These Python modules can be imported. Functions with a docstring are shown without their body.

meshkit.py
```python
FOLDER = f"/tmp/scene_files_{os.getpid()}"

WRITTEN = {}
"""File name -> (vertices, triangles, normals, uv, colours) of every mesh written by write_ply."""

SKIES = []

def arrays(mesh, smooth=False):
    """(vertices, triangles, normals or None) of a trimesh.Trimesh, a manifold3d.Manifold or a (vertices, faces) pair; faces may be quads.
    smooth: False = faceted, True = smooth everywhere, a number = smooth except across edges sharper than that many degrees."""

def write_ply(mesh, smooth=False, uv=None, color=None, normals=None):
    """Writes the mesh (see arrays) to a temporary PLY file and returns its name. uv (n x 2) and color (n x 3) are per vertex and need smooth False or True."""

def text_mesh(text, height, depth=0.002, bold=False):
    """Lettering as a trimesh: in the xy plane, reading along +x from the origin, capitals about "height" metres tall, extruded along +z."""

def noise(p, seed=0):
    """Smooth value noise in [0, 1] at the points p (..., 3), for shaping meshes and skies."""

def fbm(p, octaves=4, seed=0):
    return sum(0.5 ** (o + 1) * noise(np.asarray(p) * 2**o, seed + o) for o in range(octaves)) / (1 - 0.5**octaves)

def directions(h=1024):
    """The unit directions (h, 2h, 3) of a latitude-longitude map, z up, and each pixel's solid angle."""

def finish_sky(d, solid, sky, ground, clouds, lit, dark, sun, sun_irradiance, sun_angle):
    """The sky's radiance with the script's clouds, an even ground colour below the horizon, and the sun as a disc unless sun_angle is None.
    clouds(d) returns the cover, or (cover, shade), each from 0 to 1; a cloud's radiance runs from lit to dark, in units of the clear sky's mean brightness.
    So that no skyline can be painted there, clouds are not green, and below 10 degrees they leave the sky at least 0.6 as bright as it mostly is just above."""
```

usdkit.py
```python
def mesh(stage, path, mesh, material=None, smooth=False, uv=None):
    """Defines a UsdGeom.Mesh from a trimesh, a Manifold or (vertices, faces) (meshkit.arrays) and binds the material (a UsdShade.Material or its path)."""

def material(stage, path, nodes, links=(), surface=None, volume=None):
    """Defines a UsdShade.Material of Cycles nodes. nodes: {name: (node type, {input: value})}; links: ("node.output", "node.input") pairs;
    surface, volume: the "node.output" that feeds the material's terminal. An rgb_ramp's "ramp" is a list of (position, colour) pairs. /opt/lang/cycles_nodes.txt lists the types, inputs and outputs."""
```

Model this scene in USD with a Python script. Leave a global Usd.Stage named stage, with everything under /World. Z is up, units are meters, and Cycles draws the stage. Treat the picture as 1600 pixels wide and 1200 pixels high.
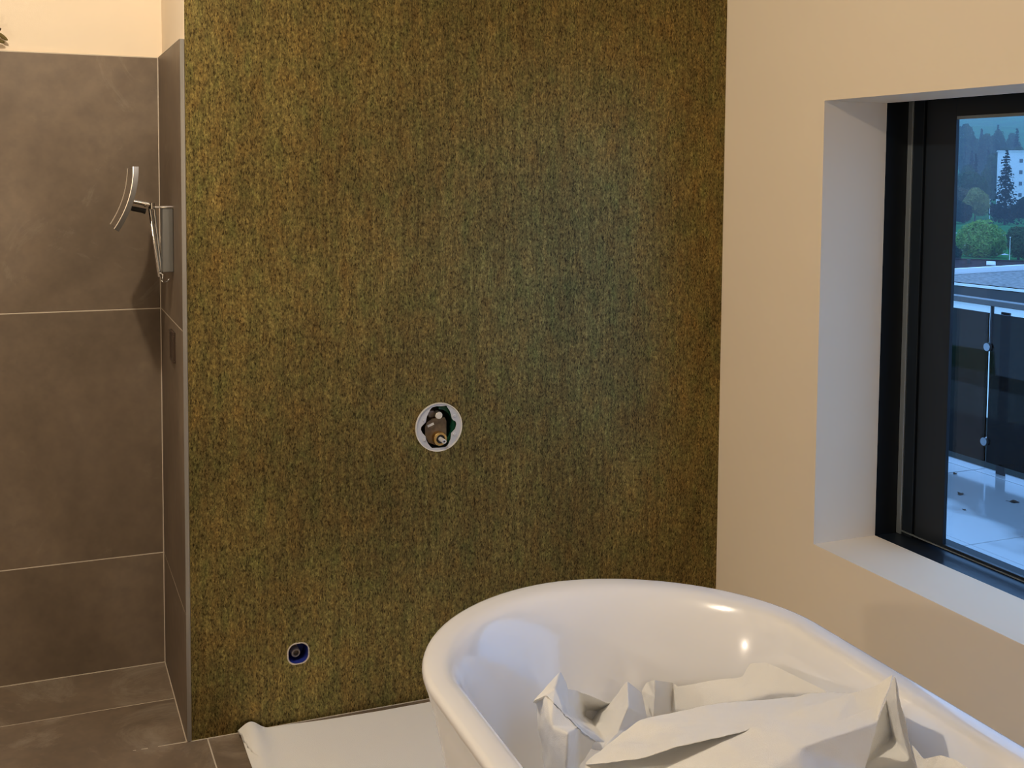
import math, random
import numpy as np, trimesh, usdkit, meshkit
import manifold3d as m3
from shapely.geometry import Polygon, Point, box as sbox
from shapely import affinity
from pxr import Usd, UsdGeom, UsdLux, UsdShade, Gf, Sdf, Vt

stage = Usd.Stage.CreateInMemory()
UsdGeom.SetStageUpAxis(stage, UsdGeom.Tokens.z)
UsdGeom.SetStageMetersPerUnit(stage, 1.0)
UsdGeom.Xform.Define(stage, '/World')
UsdGeom.Scope.Define(stage, '/World/Looks')

# ------------------------------------------------------------------ camera
F_PX, PPX, PPY = 1785.69, 798.99, 384.94
YAW, PITCH, ROLL = 0.39703, -0.06412, 0.00764
CAM = np.array([-0.36207, -3.0151, 1.5])
fw = np.array([math.sin(YAW) * math.cos(PITCH), math.cos(YAW) * math.cos(PITCH), math.sin(PITCH)])
rt = np.array([math.cos(YAW), -math.sin(YAW), 0.0])
up = np.cross(rt, fw)
rt, up = rt * math.cos(ROLL) + up * math.sin(ROLL), -rt * math.sin(ROLL) + up * math.cos(ROLL)
cam = UsdGeom.Camera.Define(stage, '/World/camera')
cam.AddTransformOp().Set(Gf.Matrix4d(*rt, 0, *up, 0, *(-fw), 0, *CAM, 1))
HA = 36.0
cam.CreateHorizontalApertureAttr(HA)
cam.CreateVerticalApertureAttr(HA * 0.75)
cam.CreateFocalLengthAttr(HA * F_PX / 1600)
cam.CreateHorizontalApertureOffsetAttr((800 - PPX) / 1600 * HA)
cam.CreateVerticalApertureOffsetAttr(-(600 - PPY) / 1600 * HA)
cam.CreateClippingRangeAttr(Gf.Vec2f(0.05, 5000))
cam.CreateExposureAttr(0.0)

# ------------------------------------------------------------------ sky: an even, blue, overcast dusk
SKY = (0.235, 0.50, 1.0)
dome = UsdLux.DomeLight.Define(stage, '/World/sky')
dome.CreateColorAttr(Gf.Vec3f(*SKY))
dome.CreateIntensityAttr(0.73)

# ------------------------------------------------------------------ the bathroom's bare bulbs, hanging below the ceiling
CEIL = 2.70
LAMP_COLOR = (1.0, 0.85, 0.67)
#          x      y     z     brightness
LAMPS = [(-0.55, -1.02, 2.57, 1560), (0.25, -3.95, 1.55, 220), (-1.30, -0.95, 1.10, 360)]
LAMP_R = 0.035

RND = random.Random(7)
NPR = np.random.RandomState(7)
LK = '/World/Looks/'
# ------------------------------------------------------------------ materials
M = {}
def plain(name, col, rough=0.5, metallic=0.0, bump=0.0, bscale=200.0, var=0.0, vscale=3.0, **kw):
    n = {'p': ('principled_bsdf', {'base_color': col, 'roughness': rough, 'metallic': metallic, **kw})}
    l = []
    if bump or var:
        n['g'] = ('geometry', {})
    if var:
        n['v'] = ('noise_texture', {'scale': vscale, 'detail': 4.0})
        lo, hi = [c * (1 - var) for c in col], [min(1, c * (1 + var)) for c in col]
        n['r'] = ('rgb_ramp', {'ramp': [(0.3, lo), (0.7, hi)]})
        l += [('g.position', 'v.vector'), ('v.fac', 'r.fac'), ('r.color', 'p.base_color')]
    if bump:
        n['b'] = ('noise_texture', {'scale': bscale, 'detail': 3.0})
        n['bb'] = ('bump', {'strength': bump, 'distance': 0.002})
        l += [('g.position', 'b.vector'), ('b.fac', 'bb.height'), ('bb.normal', 'p.normal')]
    M[name] = usdkit.material(stage, LK + name, n, l, surface='p.BSDF')
    return M[name]

plain('cream_plaster', (0.84, 0.72, 0.55), 0.85, bump=0.06, bscale=260)
plain('white_ceiling', (0.42, 0.40, 0.36), 0.9)
plain('grout', (0.56, 0.49, 0.39), 0.9, bump=0.2)
plain('brushed_metal', (0.40, 0.39, 0.36), 0.38, 0.9)
plain('chrome', (0.80, 0.80, 0.80), 0.07, 1.0)
plain('mirror', (0.90, 0.90, 0.90), 0.02, 1.0)
plain('enamel', (0.90, 0.90, 0.905), 0.16, coat_weight=0.4, coat_roughness=0.06)
plain('fleece', (0.87, 0.86, 0.82), 0.95, bump=0.35, bscale=450, sheen_weight=0.15)
plain('anthracite', (0.010, 0.015, 0.022), 0.36, specular_ior_level=0.30)
plain('anthracite_matt', (0.006, 0.008, 0.010), 0.5, specular_ior_level=0.25)
plain('steel_bead', (0.30, 0.34, 0.36), 0.35, 0.6)
plain('white_plastic', (0.56, 0.58, 0.62), 0.4)
plain('dark_chrome', (0.085, 0.085, 0.09), 0.12, 1.0)
plain('satin_metal', (0.27, 0.275, 0.27), 0.4, 0.9)
plain('white_cap', (0.75, 0.72, 0.64), 0.5)
plain('black_plastic', (0.012, 0.012, 0.014), 0.5)
plain('green_plastic', (0.004, 0.075, 0.04), 0.4)
plain('blue_plastic', (0.020, 0.035, 0.26), 0.45)
plain('brass', (0.75, 0.52, 0.20), 0.25, 1.0)
plain('dull_brass', (0.16, 0.11, 0.06), 0.5, 0.5, var=0.3, vscale=60)
plain('paper_label', (0.7, 0.68, 0.62), 0.7)
plain('grey_pipe', (0.34, 0.29, 0.25), 0.5)
plain('brown_plate', (0.055, 0.034, 0.022), 0.4)
plain('dried_leaf', (0.12, 0.09, 0.02), 0.8)
plain('dried_stem', (0.06, 0.035, 0.015), 0.8)
# outdoors
plain('concrete_slab', (0.46, 0.46, 0.46), 0.55, var=0.10, vscale=2.2)
plain('slab_joint', (0.22, 0.22, 0.22), 0.9)
plain('dead_leaf', (0.035, 0.02, 0.012), 0.7)
plain('steel', (0.30, 0.31, 0.32), 0.35, 1.0)
plain('rail_metal', (0.10, 0.095, 0.09), 0.3, 0.2)
plain('black_metal', (0.012, 0.012, 0.013), 0.4)
plain('gravel', (0.25, 0.245, 0.24), 0.95, bump=1.0, bscale=9, var=0.45, vscale=14)
plain('zinc', (0.80, 0.80, 0.80), 0.5)
plain('dark_fascia', (0.05, 0.05, 0.055), 0.6)
plain('white_render', (0.86, 0.86, 0.86), 0.9)
plain('dark_base', (0.03, 0.035, 0.035), 0.9)
plain('roof_tile', (0.060, 0.042, 0.045), 0.9, var=0.35, vscale=1.2, specular_ior_level=0.1)
plain('skylight_glass', (0.75, 0.75, 0.75), 0.08, 0.9)
plain('meadow', (0.035, 0.165, 0.050), 0.95, var=0.35, vscale=0.05, specular_ior_level=0.0)
plain('asphalt', (0.55, 0.57, 0.60), 0.9)
plain('white_paint', (0.75, 0.75, 0.75), 0.7)
plain('bark', (0.035, 0.028, 0.022), 0.9)
plain('window_dark', (0.12, 0.13, 0.14), 0.15)
plain('timber', (0.07, 0.05, 0.05), 0.9)

def leafy(name, col, var=0.35):
    n = {'o': ('geometry', {}),
         'r': ('rgb_ramp', {'ramp': [(0.0, [c * (1 - var) for c in col]), (1.0, [c * (1 + var) for c in col])]}),
         'p': ('principled_bsdf', {'roughness': 0.7, 'specular_ior_level': 0.05}),
         't': ('translucent_bsdf', {}), 'm': ('mix_closure', {'fac': 0.25})}
    l = [('o.random_per_island', 'r.fac'), ('r.color', 'p.base_color'), ('r.color', 't.color'),
         ('p.BSDF', 'm.closure1'), ('t.BSDF', 'm.closure2')]
    M[name] = usdkit.material(stage, LK + name, n, l, surface='m.closure')
leafy('leaf_lime', (0.364, 0.616, 0.154))
leafy('leaf_yellow', (0.504, 0.504, 0.168))
leafy('leaf_green', (0.14, 0.21, 0.098))
leafy('leaf_bluegreen', (0.031, 0.07, 0.045))
leafy('needle_dark', (0.02, 0.042, 0.028))
leafy('leaf_brown', (0.28, 0.238, 0.126))

def tile_mat(name, k=1.0, smear=(0.60, 0.74, 0.30), ns=3.4):
    """Concrete-look porcelain: brown grey, cloudy, with paler smears; each tile gets its own piece of the pattern."""
    c = lambda r, g, b: (r * k, g * k, b * k)
    n = {'g': ('geometry', {}), 'o': ('object_info', {}),
         'sc': ('math', {'math_type': 'multiply', 'value2': 37.0}),
         'cx': ('combine_xyz', {'y': 0.0, 'z': 0.0}),
         'add': ('mix', {'mix_type': 'add', 'fac': 1.0}),
         'n1': ('noise_texture', {'scale': 2.1, 'detail': 6.0, 'roughness': 0.55, 'distortion': 0.6}),
         'r1': ('rgb_ramp', {'ramp': [(0.28, c(0.128, 0.096, 0.066)), (0.5, c(0.172, 0.129, 0.089)), (0.74, c(0.236, 0.183, 0.130))]}),
         'n2': ('noise_texture', {'scale': 22.0, 'detail': 5.0, 'roughness': 0.65}),
         'r2': ('rgb_ramp', {'ramp': [(0.3, (0.86, 0.86, 0.87)), (0.7, (1.10, 1.09, 1.07))]}),
         'mul': ('mix', {'mix_type': 'multiply', 'fac': 1.0}),
         'n3': ('noise_texture', {'scale': ns, 'detail': 8.0, 'roughness': 0.72, 'distortion': 1.4}),
         'r3': ('rgb_ramp', {'ramp': [(smear[0], (0, 0, 0)), (smear[1], (smear[2],) * 3)]}),
         'mx': ('mix', {'mix_type': 'mix', 'color2': c(0.40, 0.345, 0.27)}),
         'rr': ('map_range', {'from_min': 0.3, 'from_max': 0.7, 'to_min': 0.40, 'to_max': 0.55}),
         'p': ('principled_bsdf', {'specular_ior_level': 0.45})}
    l = [('o.random', 'sc.value1'), ('sc.value', 'cx.x'), ('g.position', 'add.color1'), ('cx.vector', 'add.color2'),
         ('add.color', 'n1.vector'), ('add.color', 'n2.vector'), ('add.color', 'n3.vector'),
         ('n1.fac', 'r1.fac'), ('n2.fac', 'r2.fac'), ('r1.color', 'mul.color1'), ('r2.color', 'mul.color2'),
         ('n3.fac', 'r3.fac'), ('r3.color', 'mx.fac'), ('mul.color', 'mx.color1'), ('mx.color', 'p.base_color'),
         ('n1.fac', 'rr.value'), ('rr.result', 'p.roughness')]
    M[name] = usdkit.material(stage, LK + name, n, l, surface='p.BSDF')
tile_mat('tile', 0.94)
tile_mat('floor_tile', 1.12, (0.50, 0.72, 0.62), 2.2)

def wallpaper_mat():
    """Metallic bark paper: fine gold grain, dark specks, faint upright streaks, broad drifts of olive and bronze."""
    n = {'g': ('geometry', {}),
         'm1': ('mapping', {'scale': (260, 260, 140)}), 'n1': ('noise_texture', {'scale': 1.0, 'detail': 3.0, 'roughness': 0.65}),
         'm2': ('mapping', {'scale': (120, 120, 60)}), 'n2': ('noise_texture', {'scale': 1.0, 'detail': 2.0, 'roughness': 0.6}),
         'm3': ('mapping', {'scale': (80, 80, 6.0)}), 'n3': ('noise_texture', {'scale': 1.0, 'detail': 3.0, 'roughness': 0.6}),
         'm4': ('mapping', {'scale': (5.0, 5.0, 2.2)}), 'n4': ('noise_texture', {'scale': 1.0, 'detail': 3.0}),
         'm5': ('mapping', {'scale': (20, 20, 10)}), 'n5': ('noise_texture', {'scale': 1.0, 'detail': 4.0, 'roughness': 0.65}),
         'm6': ('mapping', {'scale': (230, 230, 100), 'location': (3.1, 0, 7.7)}), 'n6': ('noise_texture', {'scale': 1.0, 'detail': 1.5}),
         'a': ('math', {'math_type': 'multiply', 'value2': 0.40}), 'b': ('math', {'math_type': 'multiply_add', 'value2': 0.26}),
         'c': ('math', {'math_type': 'multiply_add', 'value2': 0.20}), 'd': ('math', {'math_type': 'multiply_add', 'value2': 0.14}),
         'r': ('rgb_ramp', {'ramp': [(0.36, (0.052, 0.039, 0.013)), (0.45, (0.138, 0.105, 0.032)), (0.53, (0.225, 0.174, 0.054)),
                                     (0.62, (0.40, 0.32, 0.098)), (0.70, (0.56, 0.46, 0.18))]}),
         'rt': ('rgb_ramp', {'ramp': [(0.32, (0.84, 1.0, 0.95)), (0.5, (1, 1, 1)), (0.68, (1.12, 0.97, 0.88))]}),
         'rk': ('rgb_ramp', {'ramp': [(0.56, (1, 1, 1)), (0.67, (0.40, 0.37, 0.34))]}),
         'mt': ('mix', {'mix_type': 'multiply', 'fac': 1.0}), 'mk': ('mix', {'mix_type': 'multiply', 'fac': 1.0}),
         'bb': ('bump', {'strength': 0.35, 'distance': 0.0015}),
         'p': ('principled_bsdf', {'metallic': 0.74, 'roughness': 0.45})}
    l = [(f'g.position', f'm{i}.vector') for i in range(1, 7)] + [(f'm{i}.vector', f'n{i}.vector') for i in range(1, 7)]
    l += [('n1.fac', 'a.value1'), ('n2.fac', 'b.value1'), ('a.value', 'b.value3'), ('n3.fac', 'c.value1'), ('b.value', 'c.value3'),
          ('n4.fac', 'd.value1'), ('c.value', 'd.value3'), ('d.value', 'r.fac'), ('n5.fac', 'rt.fac'), ('n6.fac', 'rk.fac'),
          ('r.color', 'mt.color1'), ('rt.color', 'mt.color2'), ('mt.color', 'mk.color1'), ('rk.color', 'mk.color2'),
          ('mk.color', 'p.base_color'), ('d.value', 'bb.height'), ('bb.normal', 'p.normal')]
    M['wallpaper'] = usdkit.material(stage, LK + 'wallpaper', n, l, surface='p.BSDF')
wallpaper_mat()

def pane_mat(name, tint, f0=0.03, f90=0.7, gloss_rough=0.0):
    """See-through pane: clear (or tinted) straight through, mirror-like towards grazing angles, the same from both sides."""
    n = {'f': ('layer_weight', {'blend': 0.5}), 'w': ('math', {'math_type': 'power', 'value2': 5.0}),
         'r': ('map_range', {'to_min': f0, 'to_max': f90, 'clamp': True}), 't': ('transparent_bsdf', {'color': tint}),
         'g': ('glossy_bsdf', {'color': (1, 1, 1), 'roughness': gloss_rough}), 'm': ('mix_closure', {})}
    M[name] = usdkit.material(stage, LK + name, n, [('f.facing', 'w.value1'), ('w.value', 'r.value'), ('r.result', 'm.fac'), ('t.BSDF', 'm.closure1'), ('g.BSDF', 'm.closure2')], surface='m.closure')
pane_mat('window_glass', (0.95, 0.96, 0.96), 0.02, 0.6)
pane_mat('smoked_glass', (0.10, 0.10, 0.085), 0.02, 0.6, 0.02)
M['haze'] = usdkit.material(stage, LK + 'haze', {'v': ('principled_volume', {'color': (0.75, 0.88, 1.0), 'density': 0.00065})}, volume='v.volume')

# ------------------------------------------------------------------ helpers
_used = {}
def numbered(parent, name):
    k = _used.get((parent, name), 0)
    _used[(parent, name)] = k + 1
    return name if k == 0 else f'{name}_{k:03d}'
def meta(prim, label=None, cat=None, group=None, kind=None):
    for k, v in (('label', label), ('category', cat), ('group', group), ('kind', kind)):
        if v: prim.SetCustomDataByKey(k, v)
    return prim
def obj(name, mesh, mat, parent='/World', smooth=30, **kw):
    if hasattr(parent, 'GetPath'): parent = str(parent.GetPath())
    path = f'{parent}/{numbered(parent, name)}'
    p = usdkit.mesh(stage, path, mesh, M[mat], smooth=smooth).GetPrim()
    return meta(p, **kw)
def thing(name, loc=(0, 0, 0), rz=0, **kw):
    x = UsdGeom.Xform.Define(stage, '/World/' + numbered('/World', name))
    x.AddTranslateOp().Set(Gf.Vec3d(*map(float, loc)))
    if rz: x.AddRotateZOp().Set(float(rz))
    return meta(x.GetPrim(), **kw)
def copy(src, loc, rz=0, scale=None, **kw):
    was = src.GetCustomData()
    name = src.GetName().rstrip('0123456789').rstrip('_')
    x = UsdGeom.Xform.Define(stage, '/World/' + numbered('/World', name))
    p = x.GetPrim()
    p.GetReferences().AddInternalReference(src.GetPath())
    x.ClearXformOpOrder()
    x.AddTranslateOp().Set(Gf.Vec3d(*map(float, loc)))
    x.AddRotateZOp().Set(float(rz))
    if scale is not None: x.AddScaleOp().Set(Gf.Vec3f(*scale))
    p.SetInstanceable(True)
    return meta(p, kw.get('label', was.get('label')), kw.get('cat', was.get('category')), kw.get('group', was.get('group')))
cat_ = trimesh.util.concatenate
def bx(x0, x1, y0, y1, z0, z1, bev=0.0):
    """A box, its edges chamfered by bev."""
    if bev:
        c = np.array([[x, y, z] for x in (x0, x1) for y in (y0, y1) for z in (z0, z1)], float)
        mid = c.mean(0); pts = []
        for v in c:
            s = np.sign(mid - v)
            for k in range(3):
                w = v + s * bev; w[k] = v[k]; pts.append(w)
        return trimesh.convex.convex_hull(np.array(pts))
    m = trimesh.creation.box((x1 - x0, y1 - y0, z1 - z0))
    m.apply_translation(((x0 + x1) / 2, (y0 + y1) / 2, (z0 + z1) / 2))
    return m
def cyl(a, b, r, r2=None, n=24):
    a, b = np.array(a, float), np.array(b, float)
    d = b - a; L = np.linalg.norm(d); r2 = r if r2 is None else r2
    m = trimesh.creation.revolve([[0, 0], [r, 0], [r2, L], [0, L]], sections=n)
    m.apply_transform(trimesh.geometry.align_vectors([0, 0, 1], d / L)); m.apply_translation(a)
    return m
def lathe(prof, n=32):
    return trimesh.creation.revolve(prof, sections=n)
def tube(pts, r, n=10):
    from scipy.interpolate import CubicSpline
    pts = np.array(pts, float)
    path = CubicSpline(np.arange(len(pts)), pts)(np.linspace(0, len(pts) - 1, 6 * len(pts))) if len(pts) > 2 else pts
    return trimesh.creation.sweep_polygon(Point(0, 0).buffer(r, quad_segs=max(2, n // 4)), path, engine='earcut')
def prism(poly, h, to=None):
    m = trimesh.creation.extrude_polygon(poly, h, engine='earcut')
    if to is not None: m.apply_transform(to)
    return m
# (u, v, w) -> x=u, z=v, y=-w : a drawing on the back wall that grows into the room
XZ = np.array([[1, 0, 0, 0], [0, 0, -1, 0], [0, 1, 0, 0], [0, 0, 0, 1]], float)
# (u, v, w) -> y=u, z=v, x=w : a drawing on the side wall
YZ = np.array([[0, 0, 1, 0], [1, 0, 0, 0], [0, 1, 0, 0], [0, 0, 0, 1]], float)
def T(x, y, z): return trimesh.transformations.translation_matrix((x, y, z))

# ================================================================== the room
XR, YT, ZT, Z1, Z2 = 1.6135, 0.5298, 1.8318, 1.0879, 0.3428      # side wall, alcove depth, tile top and tile joints
XW, YF = -1.45, -4.3                                             # walls behind and beside the camera
WY0, WY1, WZ0, WZ1, WD = -2.55, -0.4806, 0.482, 1.701, 0.2122    # window opening and plaster reveal depth
def structure(name, **kw): return thing(name, kind='structure', **kw)

# --- floor: a grout bed with porcelain tiles proud of it
fl = structure('floor')
obj('grout_bed', bx(XW, XR, YF, YT + 0.02, -0.08, -0.0003), 'grout', fl)
J = 0.0019
def slab(poly, z0, z1):
    p = poly.buffer(-J, join_style=2)
    m = trimesh.creation.extrude_polygon(p, z1 - z0, engine='earcut'); m.apply_translation((0, 0, z0)); return m
def tile3(poly):
    """A tile as a prism with an eased top edge."""
    return cat_([slab(poly, -0.008, 0.0)])
room_area = sbox(XW, YF, XR, YT)
wall_block = sbox(-0.0015, -0.0015, XR + 1, YT + 1)
xs = [0.0405 - 1.49 * k for k in (1, 0, -1, -2)]
ys = [0.2705 + 0.744, 0.2705] + [0.2705 - 0.744 * k for k in range(1, 8)]
for i in range(3):
    for j in range(len(ys) - 1):
        t = sbox(xs[i], ys[j + 1], xs[i + 1], ys[j]).intersection(room_area).difference(wall_block)
        if t.area > 0.002:
            obj('tile', tile3(t), 'floor_tile', fl, smooth=False)
# a stray smear of grout running on from the wall's corner
smear = Polygon([(-0.012, -0.002), (-0.05, 0.0005), (-0.085, 0.002), (-0.085, 0.0045), (-0.05, 0.004), (-0.012, 0.0035)])
obj('grout_smear', cat_([prism(smear, 0.0006), prism(affinity.translate(affinity.scale(smear, 0.22, 0.8), -0.07, 0.002), 0.0006),
                         prism(affinity.translate(affinity.scale(smear, 0.10, 0.8), -0.095, 0.003), 0.0006)]), 'grout', fl)

# --- back wall: plaster block under a metallic bark-like wallpaper, with the two openings left for the fittings
VX, VZ, VR = 0.683, 0.784, 0.0695
HX, HZ = 0.283, 0.192
wb = structure('wall_back')
hole_shape = affinity.translate(sbox(-0.006, -0.006, 0.006, 0.006).buffer(0.0223, quad_segs=10), HX, HZ)
face = sbox(0, 0, XR, CEIL).difference(Point(VX, VZ).buffer(0.064, quad_segs=16)).difference(hole_shape)
core = prism(face, 0.10, XZ); core.apply_translation((0, 0.1005, 0))
obj('plaster', core, 'cream_plaster', wb, smooth=False)
obj('plaster', bx(0.0, XR, 0.1005, YT + 0.012, 0, CEIL), 'cream_plaster', wb, smooth=False)
obj('wallpaper', prism(face.buffer(-0.0004), 0.0012, XZ), 'wallpaper', wb, smooth=False)
obj('grout_line', bx(0.0, XR, -0.0040, -0.0006, -0.001, 0.0016), 'grout', wb)

# --- alcove: back wall and the wall's return, tiled to 1.83 m, plaster above
wa = structure('wall_alcove')
obj('plaster', bx(XW, 0.0, YT + 0.012, YT + 0.2, 0, CEIL), 'cream_plaster', wa, smooth=False)
obj('grout_bed', bx(XW, -0.010, YT + 0.0006, YT + 0.012, 0, ZT - 0.001), 'grout', wa)
for z0, z1 in ((0.0, Z2), (Z2, Z1), (Z1, ZT)):
    obj('tile', bx(XW, -0.0135, YT, YT + 0.0105, z0 + 0.0016, z1 - 0.0016, 0.0006), 'tile', wa, smooth=False)
obj('sealant', bx(XW, -0.012, YT + 0.001, YT + 0.0125, ZT - 0.001, ZT + 0.0012), 'grout', wa)
obj('sealant', bx(XW, -0.012, YT - 0.0022, YT + 0.002, -0.0002, 0.0022), 'grout', wa)
obj('sealant', bx(-0.0148, -0.0118, YT - 0.0015, YT + 0.002, 0.0, ZT), 'grout', wa)
wr = structure('wall_return')
obj('sealant', bx(-0.0146, -0.0110, -0.001, YT, -0.0002, 0.0022), 'grout', wr)
obj('grout_bed', bx(-0.0115, -0.0002, 0.004, YT + 0.011, 0, ZT - 0.001), 'grout', wr)
for z0, z1 in ((0.0, Z2), (Z2, Z1), (Z1, ZT)):
    obj('tile', bx(-0.012, -0.0015, 0.0005, YT - 0.0022, z0 + 0.0016, z1 - 0.0016, 0.0006), 'tile', wr, smooth=False)
tr = structure('trim_1')
obj('edge_profile', bx(-0.0116, -0.0004, -0.0020, 0.0003, 0.001, ZT, 0.0006), 'brushed_metal', tr, label='brushed metal edging strip')
obj('cap_strip', bx(-0.0122, -0.0002, 0.0, YT, ZT - 0.0006, ZT + 0.0012), 'grout', tr)

# --- side wall with the deep window opening
ws = structure('wall_right')
hole = sbox(WY0, WZ0, WY1, WZ1)
w = prism(sbox(YF, 0, 0.35, CEIL).difference(hole), WD, YZ); w.apply_translation((XR, 0, 0))
obj('plaster', w, 'cream_plaster', ws, smooth=False)
XP = XR + WD
w = prism(sbox(YF - 0.3, -0.4, 0.8, CEIL + 0.3).difference(sbox(WY0 - 0.10, WZ0 - 0.04, WY1 + 0.10, WZ1 + 0.16)), 0.14, YZ); w.apply_translation((XP, 0, 0))
obj('outer_wall', w, 'white_render', ws, smooth=False)
for nm, b in (('wall_left', bx(XW - 0.15, XW, YF - 0.15, YT + 0.2, 0, CEIL)), ('wall_front', bx(XW - 0.15, XR + 0.3, YF - 0.15, YF, 0, CEIL))):
    obj(nm, b, 'tile' if nm == 'wall_left' else 'cream_plaster', smooth=False, kind='structure')
obj('ceiling', bx(XW - 0.15, XR + 0.25, YF - 0.15, YT + 0.2, CEIL, CEIL + 0.2), 'white_ceiling', smooth=False, kind='structure')

# --- window: dark metal lining and frame, sash, pane
wn = structure('window_1')
X1 = XP + 0.075
TOPZ = WZ1 + 0.15
obj('side_lining', bx(XP, X1 + 0.004, WY1, WY1 + 0.028, WZ0 - 0.03, TOPZ), 'anthracite_matt', wn)
obj('side_lining', bx(XP, X1 + 0.004, WY0 - 0.028, WY0, WZ0 - 0.03, TOPZ), 'anthracite_matt', wn)
obj('sill_lining', bx(XP, X1 + 0.02, WY0, WY1, WZ0 - 0.035, WZ0 - 0.0005, 0.001), 'anthracite', wn)
obj('head_board', bx(XP + 0.002, XP + 0.14, WY0 - 0.09, WY1 + 0.09, TOPZ - 0.01, TOPZ + 0.005), 'anthracite_matt', wn)
for s, y0 in ((1, WY1), (-1, WY0)):
    yy = lambda a, b: sorted((y0 - s * a, y0 - s * b))
    a = yy(0.000, 0.0185); obj('steel_strip', bx(X1, X1 + 0.02, a[0], a[1], WZ0, TOPZ - 0.01, 0.001), 'steel_bead', wn)
    a = yy(0.0185, 0.058); obj('outer_frame', bx(X1 + 0.004, X1 + 0.085, a[0], a[1], WZ0, TOPZ - 0.01, 0.001), 'anthracite', wn)
    a = yy(0.058, 0.074); obj('outer_frame', bx(X1 + 0.012, X1 + 0.085, a[0], a[1], WZ0, TOPZ - 0.01, 0.001), 'anthracite_matt', wn)
    a = yy(0.074, 0.1815); obj('sash_stile', bx(X1 + 0.0, X1 + 0.012, a[0], a[1], WZ0 + 0.010, TOPZ - 0.015, 0.001), 'anthracite', wn)
    a = yy(0.060, 0.115); obj('sash_core', bx(X1 + 0.0125, X1 + 0.075, a[0], a[1], WZ0 + 0.010, TOPZ - 0.015, 0.001), 'anthracite_matt', wn)
ya, yb = WY0 + 0.1815, WY1 - 0.1815
obj('sash_rail', bx(X1, X1 + 0.012, ya, yb, WZ0 + 0.010, WZ0 + 0.0205, 0.001), 'anthracite', wn)
obj('steel_bead', bx(X1 - 0.003, X1 + 0.002, WY0 + 0.02, WY1 - 0.02, WZ0 + 0.0105, WZ0 + 0.0135), 'steel_bead', wn)
obj('threshold', bx(X1 + 0.02, X1 + 0.085, WY0, WY1, WZ0 - 0.03, WZ0 + 0.004), 'anthracite_matt', wn)
obj('sash_rail', bx(X1, X1 + 0.012, ya, yb, WZ1 - 0.042, TOPZ - 0.015, 0.001), 'anthracite', wn)
obj('steel_bead', bx(X1 + 0.002, X1 + 0.0115, ya, yb, WZ1 - 0.050, WZ1 - 0.042), 'steel_bead', wn)
obj('pane', bx(X1 + 0.0125, X1 + 0.0185, ya - 0.03, yb + 0.03, WZ0 + 0.016, WZ1 - 0.040), 'window_glass', wn, smooth=False)

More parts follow.
